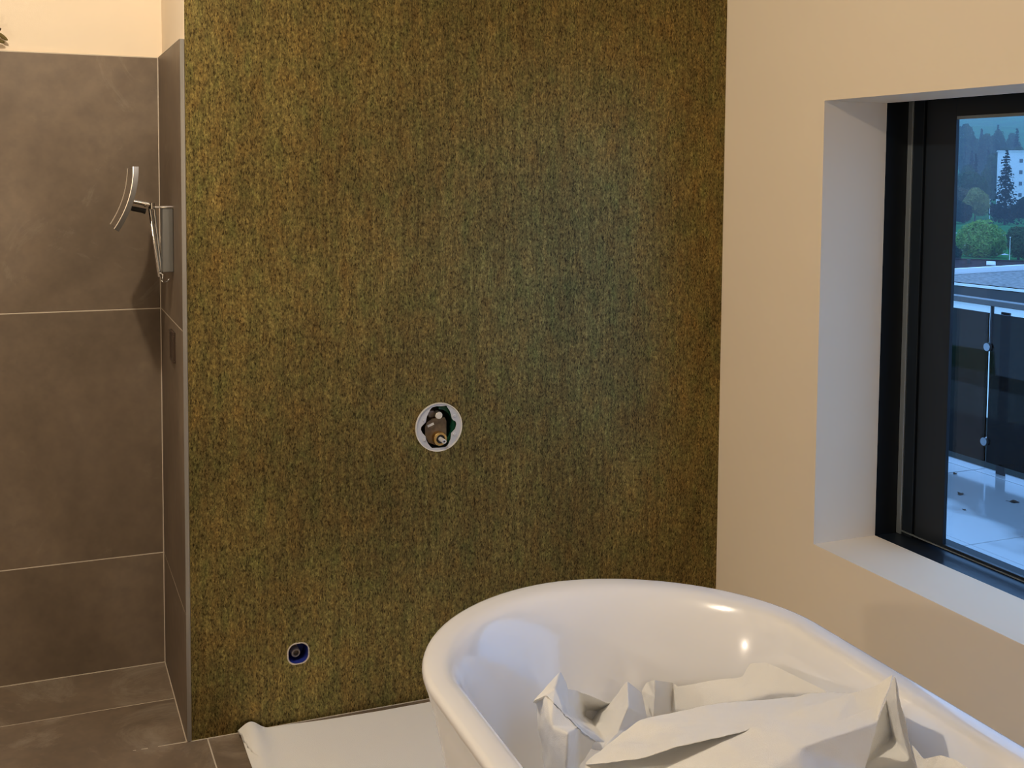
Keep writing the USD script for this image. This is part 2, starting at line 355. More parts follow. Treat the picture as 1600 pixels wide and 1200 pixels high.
# ================================================================== bare bulbs: two on cords, one in a wall socket to the left
for i, (lx, ly, lz, inten) in enumerate(LAMPS):
    hang = i < 2
    t = thing('ceiling_bulb' if hang else 'wall_bulb', (lx, ly, lz), label=('bare round bulb on a short black cord near the papered wall', 'bare round bulb on a black cord at the front wall, opposite the papered wall', 'bare round bulb in a socket on the left wall')[i], cat='lamp')
    so_ = lathe([[0, 0.0355], [0.014, 0.0355], [0.019, 0.046], [0.019, 0.080], [0.012, 0.093], [0.004, 0.097], [0, 0.097]], 24)
    L_ = CEIL - lz if hang else lx - XW
    ro_ = lathe([[0, L_ - 0.03], [0.03, L_ - 0.025], [0.045, L_], [0, L_]], 24); co_ = cyl((0, 0, 0.095), (0, 0, L_ - 0.02), 0.003 if hang else 0.008, n=8)
    if not hang:
        q_ = trimesh.transformations.rotation_matrix(-math.pi / 2, (0, 1, 0))
        for m_ in (so_, ro_, co_): m_.apply_transform(q_)
    obj('socket', so_, 'black_plastic', t); obj('cord' if hang else 'stem', co_, 'black_plastic', t); obj('rose', ro_, 'white_plastic', t)
    L = UsdLux.SphereLight.Define(stage, str(t.GetPath()) + '/light')
    L.CreateRadiusAttr(LAMP_R); L.CreateColorAttr(Gf.Vec3f(*LAMP_COLOR)); L.CreateIntensityAttr(float(inten))

# ================================================================== bathtub
TX, TY, TA, TB, TROT, TL = 0.681, -0.772, 0.409, 0.403, -0.019, 1.80
def tub_ring(s, k, n=40):
    """Outline inset by s at the sides and s*k at the rounded ends; local v runs from the far end (0) to the near end (-TL)."""
    a, b = max(TA - s, 0.004), max(TB - s * k + (TB - 0.40), 0.03)
    e, pts = 1.885, []
    th = np.linspace(0, math.pi, n)
    c, sn = np.cos(th), np.sin(th)
    u = a * np.sign(c) * np.abs(c) ** (2 / e); v = np.abs(sn) ** (2 / e)
    vf = -TB + (TB - s * k) * v if TB - s * k > 0.02 else -TB + 0.02 * v
    vn = -TL + TB - (vf + TB)
    far = np.stack([u, vf], 1); near = np.stack([u[::-1], vn[::-1]], 1)
    # straight sides get a few vertices
    sides = np.linspace(0, 1, 8)[1:-1, None]
    return np.vstack([far, far[-1] * (1 - sides) + near[0] * sides, near, near[-1] * (1 - sides) + far[0] * sides])
prof = [(0.150, 1.0, 0.000), (0.130, 1.0, 0.006), (0.120, 1.0, 0.03), (0.085, 1.0, 0.20), (0.050, 1.0, 0.38), (0.020, 1.0, 0.52), (0.006, 1.0, 0.568),
        (0.001, 1.0, 0.580), (0.000, 1.0, 0.5865), (0.0015, 1.0, 0.5925), (0.005, 1.0, 0.5968), (0.011, 1.05, 0.5985), (0.021, 1.12, 0.5990), (0.033, 1.2, 0.5988), (0.043, 1.25, 0.5976),
        (0.051, 1.3, 0.5938), (0.0585, 1.35, 0.5865), (0.068, 1.4, 0.572), (0.078, 1.45, 0.55), (0.090, 1.5, 0.515), (0.104, 1.55, 0.465), (0.120, 1.6, 0.40),
        (0.138, 1.65, 0.33), (0.158, 1.65, 0.265), (0.182, 1.6, 0.215), (0.212, 1.5, 0.178), (0.250, 1.35, 0.158), (0.300, 1.15, 0.148), (0.360, 1.0, 0.145)]
rings = [np.c_[tub_ring(s, k), np.full(len(tub_ring(s, k)), z)] for s, k, z in prof]
n = len(rings[0]); V = np.vstack(rings + [[[0, -TL / 2, 0.145]], [[0, -TL / 2, 0.0]]]); Fc = []
for i in range(len(rings) - 1):
    for j in range(n):
        a, b, c, d = i * n + j, i * n + (j + 1) % n, (i + 1) * n + (j + 1) % n, (i + 1) * n + j
        Fc += [(a, b, c), (a, c, d)]
m0 = (len(rings) - 1) * n
for j in range(n):
    Fc += [(m0 + j, m0 + (j + 1) % n, len(V) - 2), ((j + 1) % n, j, len(V) - 1)]
tub = trimesh.Trimesh(V, Fc, process=False)
trimesh.repair.fix_normals(tub)
tt = thing('bathtub', (TX, TY, 0.004), math.degrees(TROT), label='white freestanding oval bathtub with a thick rounded rim', cat='bathtub')
obj('shell', tub, 'enamel', tt, smooth=True)
obj('waste', lathe([[0.0, 0.0], [0.030, 0.0], [0.034, 0.002], [0.034, -0.004], [0, -0.004]]).apply_translation((0, -TL / 2, 0.149)), 'chrome', tt)

# ================================================================== white protective fleece: crumpled sheet in the tub, flat sheet on the floor
CLOTH = {
    'crumpled_corner': ([(0.521, -1.16, 0.585), (0.447, -1.2, 0.556), (0.468, -1.21, 0.568), (0.473, -1.23, 0.563), (0.497, -1.19, 0.569), (0.552, -1.12, 0.534), (0.548, -1.15, 0.486), (0.489, -1.24, 0.545), (0.507, -1.26, 0.526), (0.469, -1.3, 0.541), (0.468, -1.3, 0.486), (0.464, -1.19, 0.498), (0.487, -1.17, 0.412), (0.472, -1.25, 0.454), (0.573, -1.2, 0.46), (0.61, -1.17, 0.437), (0.576, -1.13, 0.374), (0.463, -1.18, 0.541), (0.501, -1.15, 0.338), (0.484, -1.28, 0.41), (0.584, -1.13, 0.31), (0.457, -1.26, 0.537)],
        [(1, 4, 0), (1, 2, 4), (2, 3, 4), (4, 3, 7), (4, 7, 6), (4, 6, 5), (0, 4, 5), (21, 17, 2), (21, 2, 3), (21, 3, 7), (21, 7, 8), (21, 8, 9), (21, 9, 10), (21, 10, 13), (21, 13, 12), (21, 12, 11), (21, 11, 17), (17, 1, 2), (8, 14, 16), (8, 16, 10), (8, 10, 9), (7, 8, 14), (7, 14, 15), (7, 15, 6), (12, 13, 18), (13, 19, 18), (13, 10, 19), (10, 16, 20), (10, 20, 19)]),
    'crumpled_fold': ([(0.58, -1.06, 0.498), (0.625, -1.02, 0.469), (0.712, -1.0, 0.419), (0.715, -1.06, 0.492), (0.767, -1.03, 0.44), (0.761, -1.06, 0.409), (0.702, -1.1, 0.423), (0.685, -1.12, 0.471), (0.694, -1.02, 0.416), (0.658, -1.13, 0.431), (0.626, -1.14, 0.419), (0.572, -1.1, 0.459), (0.687, -0.95, 0.372), (0.572, -1.08, 0.478), (0.603, -1.17, 0.42), (0.687, -1.14, 0.408), (0.746, -1.1, 0.391), (0.567, -1.12, 0.421)],
        [(0, 1, 13), (1, 12, 13), (13, 12, 11), (1, 2, 12), (2, 8, 12), (8, 7, 12), (12, 7, 9), (12, 9, 10), (12, 10, 11), (2, 3, 8), (8, 3, 7), (3, 4, 7), (4, 5, 7), (5, 6, 7), (7, 6, 9), (9, 6, 15), (9, 15, 14), (9, 14, 10), (6, 5, 16), (6, 16, 15), (11, 10, 17), (10, 14, 17)]),
    'standing_fold': ([(0.783, -1.0, 0.432), (0.795, -1.0, 0.449), (0.789, -1.04, 0.471), (0.785, -1.05, 0.44), (0.783, -1.05, 0.4), (0.778, -1.03, 0.395), (0.858, -1.0, 0.437), (0.835, -1.03, 0.39), (0.858, -1.02, 0.437), (0.895, -1.06, 0.458), (0.94, -1.13, 0.49), (0.958, -1.13, 0.516), (0.959, -1.18, 0.538), (0.953, -1.23, 0.549), (0.925, -1.26, 0.517), (0.913, -1.16, 0.456), (0.877, -1.09, 0.417), (0.892, -1.46, 0.609), (0.776, -1.06, 0.366), (0.857, -1.0, 0.322), (0.916, -1.03, 0.339), (0.963, -1.1, 0.37), (0.969, -1.22, 0.443), (0.922, -1.43, 0.559)],
        [(0, 1, 3), (1, 2, 3), (0, 3, 5), (3, 4, 5), (2, 6, 7), (2, 7, 3), (3, 7, 4), (6, 8, 7), (8, 9, 16), (8, 16, 7), (9, 10, 15), (9, 15, 16), (10, 11, 12), (10, 12, 15), (12, 13, 14), (12, 14, 15), (13, 17, 14), (4, 7, 19), (4, 19, 18), (7, 16, 20), (7, 20, 19), (16, 15, 21), (16, 21, 20), (15, 14, 22), (15, 22, 21), (14, 17, 23), (14, 23, 22)]),
    'draped_fold': ([(0.44, -1.42, 0.551), (0.505, -1.38, 0.554), (0.576, -1.36, 0.571), (0.651, -1.36, 0.575), (0.729, -1.38, 0.583), (0.813, -1.42, 0.594), (0.865, -1.5, 0.631), (0.855, -1.56, 0.657), (0.901, -1.57, 0.668), (0.924, -1.58, 0.686), (0.871, -1.605, 0.65), (0.844, -1.6, 0.645), (0.839, -1.64, 0.647), (0.834, -1.62, 0.566), (0.486, -1.52, 0.602), (0.542, -1.54, 0.62), (0.617, -1.55, 0.626), (0.67, -1.55, 0.629), (0.591, -1.44, 0.59), (0.676, -1.46, 0.603), (0.526, -1.47, 0.574), (0.584, -1.5, 0.599), (0.484, -1.42, 0.548), (0.464, -1.6, 0.572), (0.54, -1.7, 0.628), (0.679, -1.66, 0.647), (0.777, -1.61, 0.645), (0.635, -1.72, 0.599), (0.772, -1.68, 0.549), (0.732, -1.54, 0.632), (0.412, -1.45, 0.504), (0.435, -1.47, 0.54)],
        [(0, 1, 14), (1, 2, 18), (1, 18, 14), (14, 18, 15), (2, 3, 18), (3, 4, 19), (3, 19, 18), (18, 19, 15), (15, 19, 16), (16, 19, 17), (4, 5, 19), (5, 29, 19), (19, 29, 17), (5, 6, 29), (6, 7, 29), (7, 26, 29), (7, 11, 26), (11, 10, 26), (10, 12, 26), (12, 25, 26), (29, 26, 25), (17, 29, 25), (12, 13, 25), (13, 28, 25), (25, 28, 27), (25, 27, 24), (17, 25, 24), (20, 21, 24), (20, 24, 23), (21, 17, 24), (22, 20, 23), (22, 23, 31), (31, 23, 30), (7, 8, 10), (8, 9, 10), (9, 12, 10), (7, 10, 11), (0, 22, 31)]),
    'hanging_flap': ([(0.929, -1.575, 0.682), (0.918, -1.6, 0.661), (0.92, -1.62, 0.602), (0.931, -1.63, 0.552), (0.931, -1.65, 0.499), (0.981, -1.5, 0.602), (0.939, -1.52, 0.568), (0.917, -1.52, 0.5), (0.888, -1.54, 0.449), (0.997, -1.5, 0.531)],
        [(0, 1, 5), (1, 2, 9), (1, 9, 5), (5, 9, 6), (6, 9, 7), (9, 2, 3), (9, 3, 7), (3, 4, 7), (7, 4, 8)]),
    'tucked_edge': ([(0.909, -1.64, 0.601), (0.897, -1.68, 0.598), (0.913, -1.7, 0.61), (0.912, -1.73, 0.618), (0.911, -1.76, 0.618), (0.877, -1.7, 0.567), (0.867, -1.8, 0.592)],
        [(0, 1, 5), (1, 2, 5), (2, 3, 5), (3, 4, 6), (3, 6, 5)]),
}

def cloth(v, f, levels=4, smooth=3, wrinkle=0.0016, thick=0.0012, seed=0):
    m = trimesh.Trimesh(v, f, process=True)
    for _ in range(levels): m = m.subdivide()
    V = np.array(m.vertices)
    # soften the folds a little; the open edges move only along themselves
    E = m.edges_unique; deg = np.bincount(E.ravel(), minlength=len(V)).astype(float)
    cnt = np.bincount(m.edges_unique_inverse); bE = E[cnt == 1]; isb = np.zeros(len(V), bool); isb[bE.ravel()] = True
    for _ in range(smooth):
        s = np.zeros_like(V); np.add.at(s, E[:, 0], V[E[:, 1]]); np.add.at(s, E[:, 1], V[E[:, 0]])
        tgt = s / deg[:, None]
        sb = np.zeros_like(V); db = np.bincount(bE.ravel(), minlength=len(V)).astype(float)
        np.add.at(sb, bE[:, 0], V[bE[:, 1]]); np.add.at(sb, bE[:, 1], V[bE[:, 0]])
        tb = np.where(isb[:, None], sb / np.maximum(db, 1)[:, None], tgt)
        V = V + 0.6 * (tb - V)
    m.vertices = V
    N = m.vertex_normals
    V = V + N * ((meshkit.fbm(V * 26, 3, seed) - 0.5) * 5 * wrinkle)[:, None]
    m.vertices = V; N = m.vertex_normals
    k = len(V); both = np.vstack([V + N * thick / 2, V - N * thick / 2])
    be = [tuple(e) for e in m.edges[trimesh.grouping.group_rows(m.edges_sorted, require_count=1)]]
    F2 = np.vstack([m.faces, m.faces[:, ::-1] + k, [(b, a, a + k) for a, b in be], [(b, a + k, b + k) for a, b in be]])
    return trimesh.Trimesh(both, F2, process=False)
pf = thing('protective_fleece', (0.70, -1.35, 0.16), label='crumpled white protective fleece heaped in folds inside the bathtub', cat='cover sheet')
for i, (k, (v, f)) in enumerate(CLOTH.items()):
    cm = cloth(v, f, seed=i); cm.apply_translation((-0.70, 1.35, -0.16))
    obj(k, cm, 'fleece', pf, smooth=55)
# the sheet under the tub, its corner curling up by the wall
nx, ny = 150, 150
U, Wv = np.meshgrid(np.linspace(0, 1, nx), np.linspace(0, 1, ny), indexing='ij')
gx = 0.122 + U ** 1.3 * 1.36
gy = -0.012 - 0.012 * np.clip((gx - 0.2) / 0.3, 0, 1) - Wv ** 1.3 * 2.9
gz = 0.0022 + 0.021 * np.exp(-((gx - 0.155) / 0.028) ** 2) * np.exp(-((gy + 0.02) / 0.13) ** 2) + 0.008 * np.exp(-((gx - 0.150) / 0.022) ** 2) * np.clip(1 + 0.4 * np.sin(gy * 9), 0, 2) \
    + 0.004 * np.exp(-((gx - 0.24) / 0.06) ** 2) * np.exp(-((gy + 0.03) / 0.1) ** 2)
gz = gz + 0.0016 * (meshkit.fbm(np.stack([gx * 9, gy * 9, 0 * gx], -1), 3, 5) - 0.5) * np.clip(gz / 0.004, 0.3, 1)
gx = gx - 0.010 * np.exp(-((gx - 0.122) / 0.03) ** 2) * (gz > 0.012)
Vf = np.stack([gx, gy, gz], -1).reshape(-1, 3); q = []
I, Jj = np.meshgrid(np.arange(nx - 1), np.arange(ny - 1), indexing='ij'); a = (I * ny + Jj).ravel()
tri = np.vstack([np.c_[a, a + ny + 1, a + ny], np.c_[a, a + 1, a + ny + 1]])
fm = trimesh.Trimesh(Vf, tri, process=False)
if fm.face_normals[:, 2].mean() < 0: fm.invert()
low = Vf.copy(); low[:, 2] -= 0.0014
be = fm.edges[trimesh.grouping.group_rows(fm.edges_sorted, require_count=1)]
fm = trimesh.Trimesh(np.vstack([Vf, low]), np.vstack([fm.faces, fm.faces[:, ::-1] + len(Vf), [(b, a_, a_ + len(Vf)) for a_, b in be], [(b, a_ + len(Vf), b + len(Vf)) for a_, b in be]]), process=False)
obj('floor_fleece', fm, 'fleece', smooth=True, label='white protective fleece laid flat on the floor under the bathtub, one corner curling up', cat='cover sheet')

# ================================================================== concealed mixer valve in the wall
mv = thing('mixer_valve', (VX, 0, VZ), label='uncovered round concealed bath mixer with a pale ring and brass cartridge', cat='mixer valve')
px = lambda pts: np.array([((x - 605) / 390 * VR, -(y - 627) / 400 * VR) for x, y in pts])
opening = Polygon(px([(470, 320), (500, 295), (560, 285), (640, 290), (735, 285), (750, 315), (795, 385), (815, 450), (825, 505), (850, 535), (890, 560), (905, 610), (885, 680), (850, 715),
                      (820, 745), (805, 850), (770, 920), (735, 965), (620, 970), (500, 968), (465, 935), (425, 880), (395, 810), (385, 760), (335, 705), (308, 645), (315, 600), (345, 570),
                      (390, 530), (405, 440), (440, 370)])).buffer(0.0015).buffer(-0.003).buffer(0.0015)
disc = Point(0, 0).buffer(VR, quad_segs=24)
ring = prism(disc.difference(opening), 0.004, XZ)
lip = prism(disc.difference(Point(0, 0).buffer(VR - 0.0028, quad_segs=24)), 0.007, XZ)
obj('flange', ring, 'white_plastic', mv, label='pale grey plastic ring with scalloped opening')
obj('flange_lip', lip, 'white_cap', mv)
for sx, sy in ((365, 500), (365, 815), (865, 460), (865, 765)):
    c = px([(sx, sy)])[0]
    sc = lathe([[0, 0], [0.0048, 0], [0.0048, 0.002], [0.0035, 0.0032], [0, 0.0034]], 16)
    obj('screw', sc.apply_transform(XZ).apply_translation((c[0], -0.0038, c[1])), 'white_plastic', mv)
cup = prism(Point(0, 0).buffer(0.0625, quad_segs=16).difference(Point(0, 0).buffer(0.0605, quad_segs=16)), 0.085, XZ); cup.apply_translation((0, 0.087, 0))
back = prism(Point(0, 0).buffer(0.0625, quad_segs=16), 0.003, XZ); back.apply_translation((0, 0.090, 0))
obj('box', cat_([cup, back]), 'black_plastic', mv, label='black plastic wall box')
gsh = prism(Point(0, 0).buffer(0.060, quad_segs=16).difference(Point(0, 0).buffer(0.048, quad_segs=16)).intersection(sbox(0.005, -0.06, 0.08, 0.06)), 0.05, XZ); gsh.apply_translation((0, 0.062, 0))
obj('seal_collar', gsh, 'green_plastic', mv, label='dark green plastic collar')
P = lambda x, y: px([(x, y)])[0]
b0 = P(560, 610)
body = Polygon(px([(420, 560), (500, 510), (700, 505), (725, 560), (728, 900), (560, 930), (450, 880), (395, 760), (390, 640)])).buffer(0.002)
bm = prism(body, 0.05, XZ); bm.apply_translation((0.004, 0.060, 0.000))
obj('valve_body', bm, 'dull_brass', mv, label='tarnished brass valve body')
lab = prism(affinity.rotate(sbox(-0.0098, -0.0034, 0.0098, 0.0034), 20), 0.0008, XZ); c = P(478, 600)
obj('paper_label', lab.apply_translation((c[0] + 0.003, 0.0098, c[1])), 'paper_label', mv)
c = P(600, 430); capm = lathe([[0, 0], [0.0105, 0], [0.0105, 0.022], [0.009, 0.024], [0, 0.024]], 24).apply_transform(XZ)
obj('white_stopper', capm.apply_translation((c[0] + 0.0055, 0.030, c[1] - 0.004)), 'white_cap', mv)
c = P(515, 420); capm = lathe([[0, 0], [0.0125, 0], [0.0125, 0.010], [0.0105, 0.013], [0, 0.013]], 6).apply_transform(XZ)
obj('shutoff_screw', capm.apply_translation((c[0] + 0.004, 0.038, c[1] - 0.004)), 'grey_pipe', mv)
c = P(625, 820)
sl = lathe([[0.0125, 0], [0.0195, 0], [0.0195, 0.020], [0.018, 0.022], [0.0125, 0.022], [0.0125, 0.0]], 32).apply_transform(XZ)
obj('cartridge_nut', sl.apply_translation((c[0], 0.012, c[1])), 'brass', mv, label='brass ring nut')
obj('cartridge', lathe([[0, 0], [0.0124, 0], [0.0124, 0.014], [0, 0.014]], 24).apply_transform(XZ).apply_translation((c[0], 0.008, c[1])), 'black_plastic', mv)
sp = Point(0, 0).buffer(0.0062, quad_segs=8).difference(sbox(-0.0026, -0.0026, 0.0026, 0.0026))
spm = prism(sp, 0.034, XZ).apply_translation((c[0], -0.008, c[1]))
obj('spindle', cat_([spm, lathe([[0, 0], [0.006, 0], [0.006, 0.012], [0, 0.012]], 16).apply_transform(XZ).apply_translation((c[0], 0.004, c[1]))]), 'white_plastic', mv, label='square-socketed pale spindle')

# ================================================================== water outlet low in the wall
wo = thing('water_outlet', (HX, 0, HZ), label='blue plastic sleeve with a grey pipe stub in a small hole low in the wall', cat='pipe outlet')
o = sbox(-0.006, -0.006, 0.006, 0.006).buffer(0.0222, quad_segs=10)
sl = prism(o.difference(o.buffer(-0.0018)), 0.055, XZ); sl.apply_translation((0, 0.055, 0))
bk = prism(o, 0.002, XZ); bk.apply_translation((0, 0.0565, 0))
obj('sleeve', cat_([sl, bk]), 'blue_plastic', wo, label='dark blue plastic sleeve')
pr = [[0.0, 0.0], [0.0095, 0.0]]
for k in range(7): pr += [[0.0095, 0.006 * k + 0.002], [0.0108, 0.006 * k + 0.003], [0.0108, 0.006 * k + 0.005], [0.0095, 0.006 * k + 0.006]]
pr += [[0.0095, 0.044], [0.0068, 0.044], [0.0068, 0.030], [0.0, 0.030]]
obj('pipe_stub', lathe(np.array(pr) * [1.15, 1.0], 24).apply_transform(XZ).apply_translation((-0.003, 0.060, -0.005)), 'grey_pipe', wo)
ring_ = np.array(o.buffer(0.0006).exterior.segmentize(0.0022).coords)[:-1]
chips = []
for k, (a_, b_) in enumerate(ring_):
    c = trimesh.creation.icosphere(1, 0.0011 + 0.0009 * RND.random()); c.apply_scale((1.3, 0.6, 1.3)); c.apply_translation((a_, -0.0010, b_)); chips.append(c)
obj('plaster_edge', cat_(chips), 'grout', wo, label='chipped pale plaster rim')

# ================================================================== cosmetic mirror on the return wall
cmi = thing('cosmetic_mirror', (-0.012, 0.20, 1.31), label='chrome swivel-arm cosmetic mirror on the tiled alcove wall', cat='mirror')
O = np.array([-0.012, 0.20, 1.31])
obj('wall_mount', bx(-0.030, 0.0, -0.022, 0.022, -0.085, 0.088, 0.002), 'satin_metal', cmi, label='satin grey metal wall mount')
obj('mount_cap', bx(-0.032, 0.0, -0.024, 0.024, 0.088, 0.091, 0.001), 'chrome', cmi)
obj('pivot_bar', cat_([cyl((-0.058, 0, 0.086), (-0.036, 0.0, -0.098), 0.0048), cyl((-0.047, 0.008, 0.086), (-0.030, 0.006, -0.094), 0.0036)]), 'chrome', cmi)
obj('lower_hook', tube([(-0.036, -0.004, -0.088), (-0.028, -0.010, -0.096), (-0.030, -0.014, -0.108), (-0.022, -0.010, -0.112), (-0.010, -0.006, -0.104)], 0.0022), 'chrome', cmi)
obj('upper_knuckle', cat_([lathe([[0, -0.009], [0.0085, -0.008], [0.0085, 0.008], [0, 0.009]], 20).apply_translation((-0.054, 0, 0.094)), cyl((-0.054, 0, 0.091), (0.0, 0, 0.091), 0.003)]), 'chrome', cmi)
obj('arm', cat_([cyl((-0.100, 0.0, 0.108), (-0.052, 0.0, 0.096), 0.0072), cyl((-0.072, 0, 0.1), (-0.068, 0, 0.099), 0.0092)]), 'chrome', cmi)
obj('pull_knob', cat_([cyl((-0.106, -0.006, 0.088), (-0.070, -0.006, 0.080), 0.0066), cyl((-0.074, -0.006, 0.0805), (-0.070, -0.006, 0.0795), 0.0074)]), 'black_plastic', cmi, label='black knob under the arm')
# gently dished square panel: an arc in its own section, thick rim in chrome, mirror face towards the left
R0, half = 0.30, 0.090
def dish(r_in, r_out, h0, w):
    a = np.linspace(-h0 / R0, h0 / R0, 24)
    oc = [(r_out * math.cos(t) - R0, r_out * math.sin(t)) for t in a]; ic = [(r_in * math.cos(t) - R0, r_in * math.sin(t)) for t in a[::-1]]
    m = trimesh.creation.extrude_polygon(Polygon(oc + ic), w, engine='earcut'); m.apply_translation((0, 0, -w / 2))
    m.apply_transform(np.array([[1, 0, 0, 0], [0, 0, -1, 0], [0, 1, 0, 0], [0, 0, 0, 1]], float)); return m
Rm = trimesh.transformations.rotation_matrix(math.radians(17), (0, 1, 0)) @ trimesh.transformations.rotation_matrix(math.radians(1.0), (0, 0, 1))
Rm[:3, 3] = (-0.1075, 0.0, 0.111)
panel = obj('mirror_panel', dish(R0 - 0.0120, R0, half, 0.17).apply_transform(Rm), 'dark_chrome', cmi, label='dished square mirror head')
edge = dish(R0 - 0.0145, R0 - 0.0125, half, 0.17)
obj('mirror_rim', trimesh.boolean.difference([edge, dish(R0 - 0.02, R0 - 0.01, half - 0.005, 0.160)], engine='manifold').apply_transform(Rm), 'chrome', panel)
obj('mirror_glass', dish(R0 - 0.0132, R0 - 0.0121, half - 0.006, 0.158).apply_transform(Rm), 'mirror', panel)

# ================================================================== socket plate under the mirror
so = thing('socket_plate', (-0.012, 0.207, 1.02), label='small dark brown socket plate on the alcove wall below the mirror', cat='socket')
obj('frame', cat_([bx(-0.007, 0, -0.045, 0.045, -0.042, -0.034, 0.001), bx(-0.007, 0, -0.045, 0.045, 0.034, 0.042, 0.001), bx(-0.007, 0, -0.045, -0.037, -0.034, 0.034, 0.001), bx(-0.007, 0, 0.037, 0.045, -0.034, 0.034, 0.001)]), 'brown_plate', so)
obj('insert', bx(-0.004, 0, -0.037, 0.037, -0.034, 0.034), 'brown_plate', so)

# ================================================================== dried sprig hanging at the left edge, above the tiles
dp = thing('dried_sprig', (-0.462, 0.515, 1.838), label='dried brown and olive plant sprig standing on the tile ledge at the far left', cat='plant')
obj('stem', tube([(-0.07, 0, 0.0), (-0.05, 0, 0.03), (-0.02, 0, 0.05), (0.012, 0.0, 0.062)], 0.0022), 'dried_stem', dp)
for k, (x, z, a, l, mt) in enumerate([(0.016, 0.070, 80, 0.022, 'dried_stem'), (0.018, 0.050, 20, 0.022, 'dried_stem'), (0.030, 0.033, -38, 0.036, 'dried_leaf'), (0.022, 0.020, -15, 0.03, 'dried_leaf'),
                                      (-0.02, 0.07, 110, 0.05, 'dried_leaf'), (-0.04, 0.03, 170, 0.05, 'dried_leaf'), (0.014, 0.006, -70, 0.024, 'dried_stem')]):
    lf = trimesh.creation.icosphere(2, 1.0); lf.apply_scale((l / 2, 0.004, 0.0055))
    lf.apply_transform(trimesh.transformations.rotation_matrix(-math.radians(a), (0, 1, 0))); lf.apply_translation((x, 0, z))
    obj('leaf', lf, mt, dp)

# ================================================================== outside: terrace, balustrade, neighbouring roofs, meadow, wooded hillside
ZTER = -0.15
te = structure('terrace_floor')
obj('joint_bed', bx(XP + 0.14, 4.62, -5.0, 8.2, ZTER - 0.25, ZTER - 0.004), 'slab_joint', te)
wet = usdkit.material(stage, LK + 'wet_slab', {
    'g': ('geometry', {}), 'mp': ('mapping', {'scale': (1.3, 0.9, 1.0)}), 'n': ('noise_texture', {'scale': 1.0, 'detail': 3.0}), 's': ('separate_xyz', {}),
    'e': ('map_range', {'from_min': 3.6, 'from_max': 4.5, 'to_min': -0.07, 'to_max': 0.20}), 'w': ('math', {'math_type': 'add'}),
    'r': ('rgb_ramp', {'ramp': [(0.50, (0.55, 0.55, 0.55)), (0.57, (0.13, 0.13, 0.13))]}),
    'c': ('rgb_ramp', {'ramp': [(0.30, (0.56, 0.565, 0.565)), (0.50, (0.52, 0.525, 0.525)), (0.55, (0.31, 0.31, 0.31))]}), 'p': ('principled_bsdf', {})},
    [('g.position', 'mp.vector'), ('mp.vector', 'n.vector'), ('g.position', 's.vector'), ('s.x', 'e.value'), ('n.fac', 'w.value1'), ('e.result', 'w.value2'),
     ('w.value', 'r.fac'), ('w.value', 'c.fac'), ('r.color', 'p.roughness'), ('c.color', 'p.base_color')], surface='p.BSDF')
M['wet_slab'] = wet
for i in range(-1, 2):
    for j in range(-6, 8):
        x0, x1 = max(3.5 + i * 1.0, XP + 0.142), min(4.5 + i * 1.0, 4.60); y0 = 0.83 + j
        if x1 - x0 > 0.02:
            obj('paving_slab', bx(x0 + 0.003, x1 - 0.003, y0 + 0.003, y0 + 0.997, ZTER - 0.03, ZTER, 0.002), 'wet_slab', te, smooth=False)
lv = None
for (x, y, s, r) in [(4.06, 1.47, 0.8, 20), (3.87, 1.25, 0.5, 75), (4.21, 1.26, 1.1, 140), (4.34, 1.80, 0.7, 10), (4.29, 1.84, 0.6, 60)]:
    if lv is None:
        uu = np.linspace(0, 1, 9); pts = []
        lf = Polygon([(0.045 * (t - 0.5), 0.016 * math.sin(math.pi * t) * (1 + 0.35 * math.cos(9 * t))) for t in uu] + [(0.045 * (t - 0.5), -0.016 * math.sin(math.pi * t)) for t in uu[::-1]])
        lm = trimesh.creation.extrude_polygon(lf.buffer(0), 0.0012, engine='earcut').subdivide().subdivide()
        vv = np.array(lm.vertices); vv[:, 2] += 6.0 * vv[:, 0] ** 2 + 25 * vv[:, 1] ** 2; lm.vertices = vv
        lv = thing('fallen_leaf', (x, y, ZTER + 0.0005), r, label='small dead brown leaf lying on the wet terrace slabs', cat='leaf', group='fallen leaves on the terrace')
        obj('blade', lm, 'dead_leaf', lv); obj('stalk', cyl((0.02, 0, 0.003), (0.036, 0.004, 0.006), 0.0008, n=6), 'dead_leaf', lv)
    else:
        copy(lv, (x, y, ZTER + 0.0005), r, (s, s, s))

bl = thing('balustrade', (4.51, 1.75, ZTER), label='terrace balustrade of dark smoked glass panels with a flat metal handrail', cat='balustrade')
k = 0
for y0, y1 in [(-4.65, -2.98), (-2.963, -1.27), (-1.253, 0.44 - 0.0085 + 0.0), (0.449, 1.741), (1.759, 3.45), (3.467, 5.1), (5.117, 6.8)]:
    obj('glass_panel', bx(-0.006, 0.006, y0 - 1.75, y1 - 1.75, 0.066, 0.898, 0.001), 'smoked_glass', bl, smooth=False, label='dark smoked glass panel')
obj('handrail', bx(-0.035, 0.035, -6.4, 5.05, 0.942, 0.972, 0.002), 'rail_metal', bl, smooth=False, label='flat pale metal handrail')
for yc in (-2.972, -1.262, 0.44, 1.750, 3.458, 5.108):
    yl = yc - 1.75
    obj('pin', cyl((0, yl - 0.012, 0.70), (0, yl - 0.012, 0.945), 0.010), 'black_metal', bl)
    obj('post', bx(0.05, 0.062, yl - 0.085, yl - 0.025, 0.0, 0.905, 0.001), 'black_metal', bl)
    for zc in (0.710, 0.180):
        cl = lathe([[0, -0.022], [0.022, -0.022], [0.024, -0.018], [0.024, 0.010], [0.022, 0.012], [0, 0.012]], 24)
        cl.apply_transform(trimesh.transformations.rotation_matrix(math.pi / 2, (0, 1, 0))); cl.apply_translation((0, yl, zc))
        obj('clamp', cl, 'steel', bl, label='round steel glass clamp')

